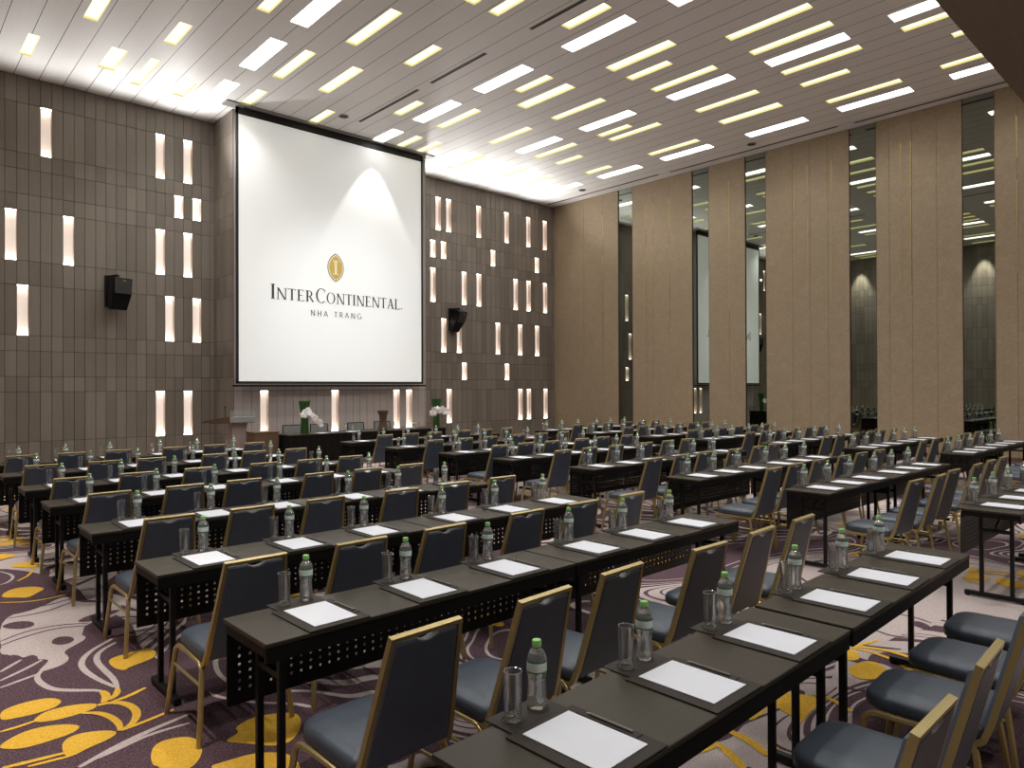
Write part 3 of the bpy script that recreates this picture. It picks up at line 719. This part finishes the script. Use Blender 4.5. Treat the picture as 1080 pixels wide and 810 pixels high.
# ------------------------------------------------------------------ banquet chair prototype (sits facing +Y)
def rrect(w0, w1, y0, y1, rf, rb, z, inset=0, n=6):
    # outline: front edge at y1 half width w1, back edge at y0 half width w0
    out = []
    w0 -= inset; w1 -= inset; y0 += inset; y1 -= inset; rf = max(.004, rf-inset); rb = max(.004, rb-inset)
    for cx, cy, r_, a0 in ((w1-rf, y1-rf, rf, 0), (-w1+rf, y1-rf, rf, 90), (-w0+rb, y0+rb, rb, 180), (w0-rb, y0+rb, rb, 270)):
        for k in range(n+1):
            a = math.radians(a0+90*k/n); out.append((cx+r_*math.cos(a), cy+r_*math.sin(a), z))
    return out
def make_chair():
    r = empty('banquet_chair')
    m = MB()
    lv = [(.402,.016),(.407,.004),(.415,0),(.445,0),(.458,.006),(.468,.022),(.475,.055),(.479,.10)]
    m.loft([rrect(.215,.205,-.215,.235,.10,.035,z,i) for z, i in lv])
    m.build('seat', MT['seat_vinyl'], r, smooth=50)
    # back plane
    B0, B1 = Vector((0,-.225,.405)), Vector((0,-.355,.915)); up = (B1-B0); H_ = up.length; up.normalize(); nv = Vector((0, up.z, -up.y))   # nv points to the front
    def bp(u, v, d=0): return B0+up*v+Vector((u,0,0))+nv*d
    hw = lambda v: .205+(.152-.205)*v/H_
    prof = []
    V0, V1 = .018, H_-.017
    def outline(ins, d):
        pts = [(-hw(V0)+.012+ins, V0+ins), (hw(V0)-.012-ins, V0+ins), (hw(V1)-.012-ins, V1-ins)]
        for k in range(9):                      # curved hand notch in the top edge
            u = .046-.092*k/8; pts.append((u, V1-ins-.017*math.sin(math.pi*k/8)-.002))
        pts.append((-hw(V1)+.012+ins, V1-ins))
        return [bp(u, v, d) for u, v in pts]
    MB().loft([outline(.006,-.013), outline(0,-.008), outline(0,.012), outline(.012,.026)]).build('backrest', MT['back_vinyl'], r)
    m = MB(); a = [(.049-.098*k/10, V1-.018*math.sin(math.pi*k/10)) for k in range(11)]
    m.tube([bp(u, v, -.009) for u, v in a], .0042, 6); m.build('hand_grip', MT['grey_metal'], r, smooth=60)
    # gold frame round the back, running down and forward under the seat
    path = [(-.17,-.02,.393),(-.19,-.15,.388)]
    for k in range(5):
        t_ = k/4*math.pi/2; path.append((-.205, -.17-.052*math.sin(t_), .388+.03*(1-math.cos(t_))))
    path += [tuple(bp(-hw(.06), .06)), tuple(bp(-hw(H_), H_))]
    full = path+[(-x, y, z) for x, y, z in path[::-1]]
    MB().tube(full, .0165, 4, up=(1,0,0), rot=math.pi/4).build('back_frame', MT['gold'], r)
    for sx in (-1, 1):
        for sy in (1, -1):
            pts = [(sx*.243, sy*.255+.01, .002), (sx*.213, sy*.205+.01, .345)]
            for k in range(1, 6):
                t_ = k/5*math.pi/2; pts.append((sx*(.213-.006*k/5), (sy*(.205-.055*(1-math.cos(t_)))+.01), .345+.045*math.sin(t_)))
            pts.append((sx*.205, .01-sy*.004, .391))
            MB().tube(pts, .014, 6).build('leg', MT['gold'], r, smooth=50)
        MB().tube([(sx*.219,.222,.285),(sx*.219,-.202,.285)], .008, 6).build('stretcher', MT['gold'], r, smooth=50)
    MB().tube([(-.205,.09,.391),(.205,.09,.391)], .009, 6).build('seat_rail', MT['gold'], r, smooth=50)
    MB().tube([(-.205,-.10,.391),(.205,-.10,.391)], .009, 6).build('seat_rail', MT['gold'], r, smooth=50)
    return r
CH0 = make_chair()
# ------------------------------------------------------------------ table setting prototypes
def make_bottle():
    r = empty('water_bottle')
    prof = [(.012,.005),(.022,0),(.029,.005),(.0315,.014),(.0305,.022),(.0312,.030),(.0295,.040),(.0302,.048),(.028,.058),(.0288,.066),(.0270,.076),(.0282,.085),(.0275,.094),(.0300,.103),(.0318,.112),(.032,.118),(.032,.152),(.0318,.160),(.0290,.170),(.0235,.181),(.0165,.190),(.0128,.195),(.0125,.204)]
    MB().lathe(prof, 14).build('bottle', MT['bottle'], r, smooth=60)
    lb = MB().lathe([(.0324,.122),(.0326,.123),(.0326,.150),(.0324,.151)], 16, caps=(False, False)).build('label_band', MT['label'], r, smooth=60)
    for z in (.119, .151): MB().lathe([(.0327,z),(.033,z+.001),(.033,z+.0035),(.0327,z+.0045)], 16, caps=(False, False)).build('ring', MT['label_dark'], lb, smooth=60)
    MB().lathe([(.0138,.198),(.0152,.199),(.0152,.215),(.0135,.218),(0.004,.2185)], 14).build('cap', MT['cap'], r, smooth=40)
    return r
BO0 = make_bottle()
def make_glass():
    o = MB().lathe([(.0255,0),(.0265,.004),(.0285,.150),(.0287,.152),(.0270,.152),(.0267,.150),(.0245,.022),(.012,.017),(.002,.016)], 16).build('drinking_glass', MT['glass'], smooth=50)
    MB().lathe([(.0258,.0005),(.0266,.004),(.0268,.013),(.0262,.015)], 16).build('thick_base', MT['glass_glint'], o, smooth=50)
    MB().tube([(.0279*math.cos(a*math.pi/10), .0279*math.sin(a*math.pi/10), .152) for a in range(20)], .0011, 5, closed=True).build('rim', MT['glass_glint'], o, smooth=60)
    return o
GL0 = make_glass()
def make_pad():
    r = empty('desk_pad')
    m = MB()
    lo = [(-.15,-.225),(.15,-.225),(.15,.137),(-.15,.137)]
    m.prism([(x,y,0) for x,y in lo], (0,0,.006)); m.build('writing_board', MT['pad'], r, bevel=.002)
    m = MB(); m.box(-.12, .125, .1375, .262, 0, .005); lg = m.build('coaster_ledge', MT['pad'], r, bevel=.0015)
    for cx in (-.062, .052):
        t_ = MB().tube([(cx+.036*math.cos(a*math.pi/8), .196+.036*math.sin(a*math.pi/8), .0052) for a in range(16)], .0022, 4, closed=True)
        t_.build('coaster_ring', MT['dark'], lg)
    m = MB(); m.box(.112, .146, -.14, .09, .0062, .0085); m.build('pen_rest', MT['pad'], r)
    return r
PA0 = make_pad()
PP0 = MB().box(-.105, .105, -.1485, .1485, 0, .003).build('writing_paper', MT['paper'])
def make_pencil():
    r = empty('pencil')
    MB().tube([(0,-.085,.004),(0,.075,.004)], .004, 6).build('shaft', MT['pencil'], r)
    MB().tube([(0,.075,.004),(0,.092,.004)], [.004,.0008], 6).build('tip', MT['pencil_tip'], r)
    return r
PE0 = make_pencil()

# ------------------------------------------------------------------ the seating blocks
BL = [('left block', [1.174]*8, [1.61,3.194,4.62,6.15,7.71,9.05,10.6,12.15]),
      ('middle block', [6.80,6.78,6.76,6.70,6.72,6.68,6.64,6.74], [1.80,3.317,4.72,6.19,7.74,9.0,10.51,12.24]),
      ('right block', [12.2,12.18,12.05,12.0,12.0,11.95,11.9,11.85], [1.95,3.474,4.868,6.35,7.8,9.05,10.61,12.06])]
SLOPE = [.024, .010, .004, 0, 0, 0, 0, 0]
OFF = [.350, .925, 1.515]
used = set(); jr = random.Random(5)
def take(proto):
    if proto.name in used: return dup(proto)
    used.add(proto.name); return proto
ROWN = ['nearest row','second-nearest row','third-nearest row','fourth-nearest row','fifth-nearest row','sixth-nearest row','seventh-nearest row','farthest row']
placed = dict(t=0, c=0)
first_src = dict(t=TAB0, c=CH0, b=BO0, g=GL0, p=PA0, w=PP0, e=PE0)
pend = []
for bi, (bn, X0s, YF) in enumerate(BL):
    for ri in range(8):
        seats = []; sl = SLOPE[ri] if bi == 0 else 0
        for ti in range(2):
            xl = X0s[ri]+ti*(TL+(.03 if (bi, ri) == (0, 0) else .012)); ang = sl+jr.uniform(-.003, .003)
            yf = YF[ri]+sl*(ti*TL)*1.0
            cx, cy = xl+TL/2, yf-TD/2+sl*TL/2
            cs, sn = math.cos(ang), math.sin(ang)
            L = lambda u, v: (cx+u*cs-v*sn, cy+u*sn+v*cs)
            corn = [(*L(u, v), z) for u in (-TL/2, TL/2) for v in (-TD/2, TD/2) for z in (0, .75)]
            if not inframe(corn): continue
            pend.append(('t', (cx, cy, 0), ang, f'dark folding conference table, {"first" if ti == 0 else "second"} from the left, {ROWN[ri]}, {bn}', 'conference table', 'conference tables in rows', (bi, ri, ti)))
            for k in range(3):
                s = ti*3+k; u = -TL/2+OFF[k]+jr.uniform(-.012, .012); a2 = ang+jr.uniform(-.012, .012)
                place = f'{ORD[s+1]} seat from left, {ROWN[ri]}, {bn}'
                x, y = L(u, 0)
                if inframe([(x, y, .75), (x, y, .97)], 60):
                    pend.append(('p', (x, y, .75), a2, f'dark desk pad with coaster ledge, {place}', 'desk pad', 'desk pads at the seats', 0))
                    px, py = L(u, -.0375-.0)
                    pend.append(('w', (px, py, .7562), a2+jr.uniform(-.01,.01), f'sheet of white paper on desk pad, {place}', 'paper', 'white paper sheets at the seats', 0))
                    px, py = L(u+.129, -.03)
                    if ri < 6: pend.append(('e', (px, py, .7587), a2+jr.uniform(-.02,.02), f'dark pencil beside white paper, {place}', 'pencil', 'pencils at the seats', 0))
                    px, py = L(u-.062, .196)
                    pend.append(('g', (px, py, .755), 0, f'empty straight drinking glass, {place}', 'glass', 'drinking glasses at the seats', 0))
                    px, py = L(u+.052, .196+jr.uniform(-.008,.008))
                    pend.append(('b', (px, py, .755), jr.uniform(0,6), f'clear water bottle with green cap, {place}', 'bottle', 'water bottles at the seats', 0))
                ca = ang+jr.uniform(-.05, .05); du = jr.uniform(-.02, .02); dv = jr.uniform(-.03, .02)
                if bi == 0 and ri == 0: du, dv, ca = -.07, .045, ang+(.03, -.02, .02)[k]
                if (bi, ri) != (0, 0): du -= .055; dv -= .065
                x, y = L(u+du, -TD/2-.272+dv)
                if inframe([(x+a, y+b, z) for a in (-.2, .2) for b in (-.3, .22) for z in (.1, .47)]+[(x-.17, y-.35, .91), (x+.17, y-.35, .91)], 3):
                    pend.append(('c', (x, y, 0), ca, f'navy banquet chair with gold frame, {place}', 'chair', 'banquet chairs at the tables', 0))
for key in 'tcpwgbe':
    L_ = [p for p in pend if p[0] == key]
    src = first_src[key]
    objs = [src]+[dup(src) for _ in L_[1:]]
    for o, (_, loc, rz, lab, cat, grp, _x) in zip(objs, L_):
        o.location = loc; o.rotation_euler = (0, 0, rz); tag(o, lab, cat, grp)

# ------------------------------------------------------------------ head table, lectern, flowers
ht = empty('head_table', (9.05, 15.05, 0))
m = MB().box(-2.2, 2.15, -.35, .35, .725, .75); m.build('tabletop', MT['table'], ht, bevel=.005)
m = MB(); pts = []; n = 180
per = [(-2.19,-.34),(2.14,-.34),(2.14,.34),(-2.19,.34)]
ring0, ring1 = [], []
for (a, b_), (c_, d_) in zip(per, per[1:]+per[:1]):
    L_ = math.hypot(c_-a, d_-b_); k_ = max(6, int(L_/.03))
    for i in range(k_):
        t_ = i/k_; x, y = a+(c_-a)*t_, b_+(d_-b_)*t_; nx_, ny_ = (d_-b_)/L_, -(c_-a)/L_
        w_ = .012*math.sin(i*1.1); ring0.append((x+nx_*w_*.5, y+ny_*w_*.5, .724)); ring1.append((x+nx_*(w_+.012), y+ny_*(w_+.012), .012))
m.loft([ring1, ring0], cap0=False, cap1=False); m.build('skirt', MT['drape'], ht, smooth=60)
tag(ht, 'long head table with black skirt below the screen', 'table')
def mesh_chair(x, y, rz, label):
    r = empty('conference_chair', (x, y, 0), rz)
    # faces -Y
    MB().box(-.23, .23, -.23, .2, .43, .47).build('seat', MT['black_plastic'], r, bevel=.018)
    MB().box(-.215, .215, .222, .232, .56, .88).build('mesh_back', MT['mesh_back'], r)
    m = MB(); m.tube([(-.235,.2,.45),(-.235,.227,.6),(-.235,.23,.90),(.235,.23,.90),(.235,.227,.6),(.235,.2,.45)], .016, 6); m.build('back_frame', MT['black_plastic'], r)
    for sx in (-1, 1):
        for sy in (-1, 1): MB().tube([(sx*.215, sy*.19, .44), (sx*.235, sy*.22, .002)], .012, 6).build('leg', MT['black_metal'], r)
    tag(r, label, 'chair', 'mesh back chairs behind the head table')
for i, x in enumerate((7.50, 8.22, 9.24, 10.02)):
    mesh_chair(x, 15.72, (-.06,.03,.02,-.04)[i], f'black chair with grey mesh back behind the head table, {ORD[i+1]} from left')
for i, (x, nm) in enumerate(((8.37,''),(9.72,''),(10.35,''))): 
    o = dup(BO0); o.location = (x, 14.95, .75); tag(o, f'clear water bottle on the black head table, {ORD[i+1]} from left', 'bottle', 'water bottles on the head table')
for i, (x, w) in enumerate(((8.55,0),(10.45,0))):
    o = dup(GL0); o.location = (x, 14.9, .75); tag(o, f'drinking glass on the black head table, {"first" if i == 0 else "second"} from left', 'glass', 'glasses on the head table')
for i, x in enumerate((7.72, 8.50)):
    o = dup(PP0); o.location = (x, 14.86, .7505); tag(o, f'white paper on the black head table, {"under the orchids" if i == 0 else "beside the bottle"}', 'paper')
def flowers(x, y, side, label):
    r = empty('flower_arrangement', (x, y, .756)); rr = random.Random(int(x*10))
    ves = MB()
    for k in range(44):                        # bundle of green stems, waisted and flaring
        a = k*2.4; q = math.sqrt((k+.5)/44)
        f_ = lambda R_, z, tw: (R_*q*math.cos(a+tw), R_*q*math.sin(a+tw), z)
        ves.tube([f_(.085,0,0), f_(.075,.3,.2), f_(.075,.43,.4), f_(.110,.60,.55), f_(.132,.74+rr.uniform(-.01,.01),.6)], .013, 4)
    ves.build('stem_bundle', MT['stem'], r)
    MB().lathe([(.085,.40),(.092,.42),(.085,.45)], 14).build('binding', MT['stem'], r, smooth=50)
    n = 34
    if side > .8: sp = [(-.12+.37*t_, -.17-.02*math.sin(t_*6), .44+.07*math.sin(min(1, t_*2)*3.0)-.34*max(0, t_-.3)) for t_ in [i/9 for i in range(10)]]
    else: sp = [(-.33+.55*t_, -.17-.02*math.sin(t_*6), .40+.09*math.sin(t_*2.8)-.06*t_) for t_ in [i/9 for i in range(10)]]
    MB().tube(sp, .006, 5).build('spray_stem', MT['stem'], r)
    for i in range(n):
        t_ = i/(n-1); j = min(8, int(t_*9)); fr = t_*9-j; b = Vector(sp[j]).lerp(Vector(sp[j+1]), fr)
        c = b+Vector((rr.uniform(-.05,.05), -.05+rr.uniform(-.04,.03), rr.uniform(-.055,.055)))
        m = MB(); R_ = .074-.014*t_
        tilt = Matrix.Rotation(rr.uniform(-.6,.6), 3, 'Z') @ Matrix.Rotation(rr.uniform(-.6,.6), 3, 'X')
        for p in range(5):
            a = p*2*math.pi/5+rr.random()*.3; u = Vector((math.cos(a), 0, math.sin(a))); w = Vector((-math.sin(a), 0, math.cos(a)))
            pts = [Vector((0,-.006,0)), u*R_*.5+w*R_*.42+Vector((0,-.012,0)), u*R_*1.0+w*R_*.22, u*R_*1.0-w*R_*.22, u*R_*.5-w*R_*.42+Vector((0,-.012,0))]
            m.prism([c+tilt @ q for q in pts], tilt @ Vector((0,.006,0)))
        m.build('orchid_bloom', MT['petal'], r)
    tag(r, label, 'flowers')
flowers(7.33, 14.93, 1, 'white orchids on green stem bundle, left end of the black head table')
flowers(11.05, 14.93, .55, 'white orchids on green stem bundle, right end of head table')
# carved brown vase behind the table
cv = MB().lathe([(.13,0),(.155,.02),(.12,.16),(.105,.32),(.12,.48),(.16,.60),(.165,.64),(.14,.645)], 14)
for i, v in enumerate(cv.v): cv.v[i] = (v[0]*(1+.06*math.sin(i*1.7)), v[1]*(1+.06*math.cos(i*2.3)), v[2])
r = empty('carved_vase', (9.42, 14.95, .75))
cv.v = [(v[0]*.8, v[1]*.8, v[2]*.72) for v in cv.v]; cv.build('body', MT['carved'], r, smooth=50)
MB().lathe([(.136,.455),(.136,.475),(.118,.475),(.118,.455)], 14).build('rim', MT['brown_wood'], r)
tag(r, 'brown carved vase standing mid-length on the black head table', 'vase')
# wooden side cabinet
r = empty('side_cabinet', (6.50, 15.25, 0))
MB().box(-.30, .26, -.22, .22, .03, .80).build('body', MT['brown_wood'], r, bevel=.004)
MB().box(-.31, .27, -.23, .23, .80, .825).build('top', MT['brown_wood'], r, bevel=.003)
MB().box(-.28, .24, -.225, -.218, .06, .78).build('door', MT['brown_wood'], r)
MB().box(-.28, .24, -.2, .2, 0, .03).build('plinth', MT['dark'], r)
tag(r, 'plain brown wooden cabinet between lectern and black head table', 'cabinet')
# lectern
r = empty('lectern', (6.13, 15.8, 0))
m = MB(); m.loft([[(-.15,-.13,.04),(.12,-.13,.04),(.12,.13,.04),(-.15,.13,.04)], [(-.17,-.15,1.02),(.17,-.15,1.02),(.17,.15,1.02),(-.17,.15,1.02)]]); m.build('column', MT['rose_wood'], r)
MB().box(-.30, .30, -.26, .26, 0, .04).build('base', MT['brown_wood'], r, bevel=.006)
m = MB(); m.prism([(-.26,-.26,1.03),(-.26,-.26,1.17),(-.66,.30,1.06),(-.66,.30,1.02)], (.06,0,0))
m.loft([[(-.26,-.25,1.02),(.30,-.25,1.02),(.30,.30,1.02),(-.52,.30,1.0)], [(-.26,-.25,1.15),(.30,-.25,1.15),(.30,.30,1.07),(-.52,.30,1.04)]]); m.build('desk_box', MT['brown_wood'], r)
MB().box(-.26, .31, -.275, -.252, 1.03, 1.16).build('front_plate', MT['steel'], r, bevel=.004)
MB().box(-.25, .30, -.262, -.256, 1.16, 1.30).build('glass_guard', MT['acrylic'], r)
MB().box(-.27, -.25, -.27, -.25, 1.03, 1.34).build('guard_post', MT['chrome'], r)
m = MB(); m.tube([(-.30,-.1,1.12),(-.31,-.12,1.28),(-.34,-.2,1.36)], .006, 6); mic = m.build('microphone_neck', MT['black_metal'], r)
MB().lathe([(.004,0),(.013,.01),(.013,.04),(.006,.05)], 8, (-.345,-.21,1.35)).build('microphone_head', MT['black_plastic'], mic)
tag(r, 'lectern with pale column and steel front plate left of the screen', 'lectern')

# ------------------------------------------------------------------ lamps
def spot(name, loc, aim, power, ang, blend, col=(1,.93,.84), rad=.05):
    l = bpy.data.lights.new(name, 'SPOT'); l.energy = power; l.spot_size = math.radians(ang); l.spot_blend = blend; l.color = col; l.shadow_soft_size = rad
    o = bpy.data.objects.new(name, l); COL.objects.link(o); o.location = loc
    o.rotation_euler = (Vector(aim)-Vector(loc)).to_track_quat('-Z', 'Y').to_euler(); return o
# lamps inside the white ceiling slots, the added unseen ones included
for x, y, L_ in WL:
    spot('slot_lamp', (x, y, ZC-.01), (x, y, 0), (200 if x < 17.5 else 105)*L_/1.65, 138, 1, (.965,.985,1), .14)
for x, y, L_ in YL:
    spot('slot_lamp', (x, y, ZC-.01), (x, y+.25, 0), 110*L_/1.65, 105, 1, (1,.97,.90), .10)
# cove uplights along the head of the wood wall
for x, p in ((1.0, 50), (2.6, 65), (4.2, 100), (5.7, 200)): spot('cove_uplight', (x, DY-.45, ZC-1.3), (x, DY-2.4, ZC), p, 150, 1, (1,.99,.97))
for x in (13.2, 14.8, 16.4, 18.0): spot('cove_uplight', (x, DY-.45, ZC-1.3), (x, DY-2.4, ZC), 200, 150, 1, (1,.99,.97))
spot('slot_lamp', (10.6, SY-.5, ZC-.01), (10.45, SY-.28, EYE+2), 270, 60, .3, (1,1,.98), .03)
spot('projector_lamp', (9.5, 8.9, ZC-.3), (9.5, SY, EYE+2.3), 900, 34, 1, (.97,1,1), .05)
for y in (15.3, 9.5, 4.2): spot('wall_wash', (LX+.45, y, ZC-.05), (LX+.05, y, 4.5), 1300, 50, .6)
spot('corner_wash', (RX-.8, DY-1.4, ZC-.05), (RX-.05, DY-1.5, 2.0), 60, 40, .4, (1,.9,.75))

w = bpy.data.worlds.new('world'); sc.world = w; w.use_nodes = True
bg = w.node_tree.nodes['Background']; bg.inputs[0].default_value = (.9,.92,1,1); bg.inputs[1].default_value = .02
sc.view_settings.view_transform = 'Standard'; sc.view_settings.look = 'None'; sc.view_settings.gamma = 1; sc.view_settings.exposure = .12
sc.view_settings.use_curve_mapping = False
sc.cycles.use_denoising = True
sc.cycles.max_bounces = 8; sc.cycles.diffuse_bounces = 4; sc.cycles.glossy_bounces = 4; sc.cycles.transparent_max_bounces = 24; sc.cycles.transmission_bounces = 4
sc.cycles.sample_clamp_indirect = 4; sc.cycles.caustics_reflective = False; sc.cycles.caustics_refractive = False
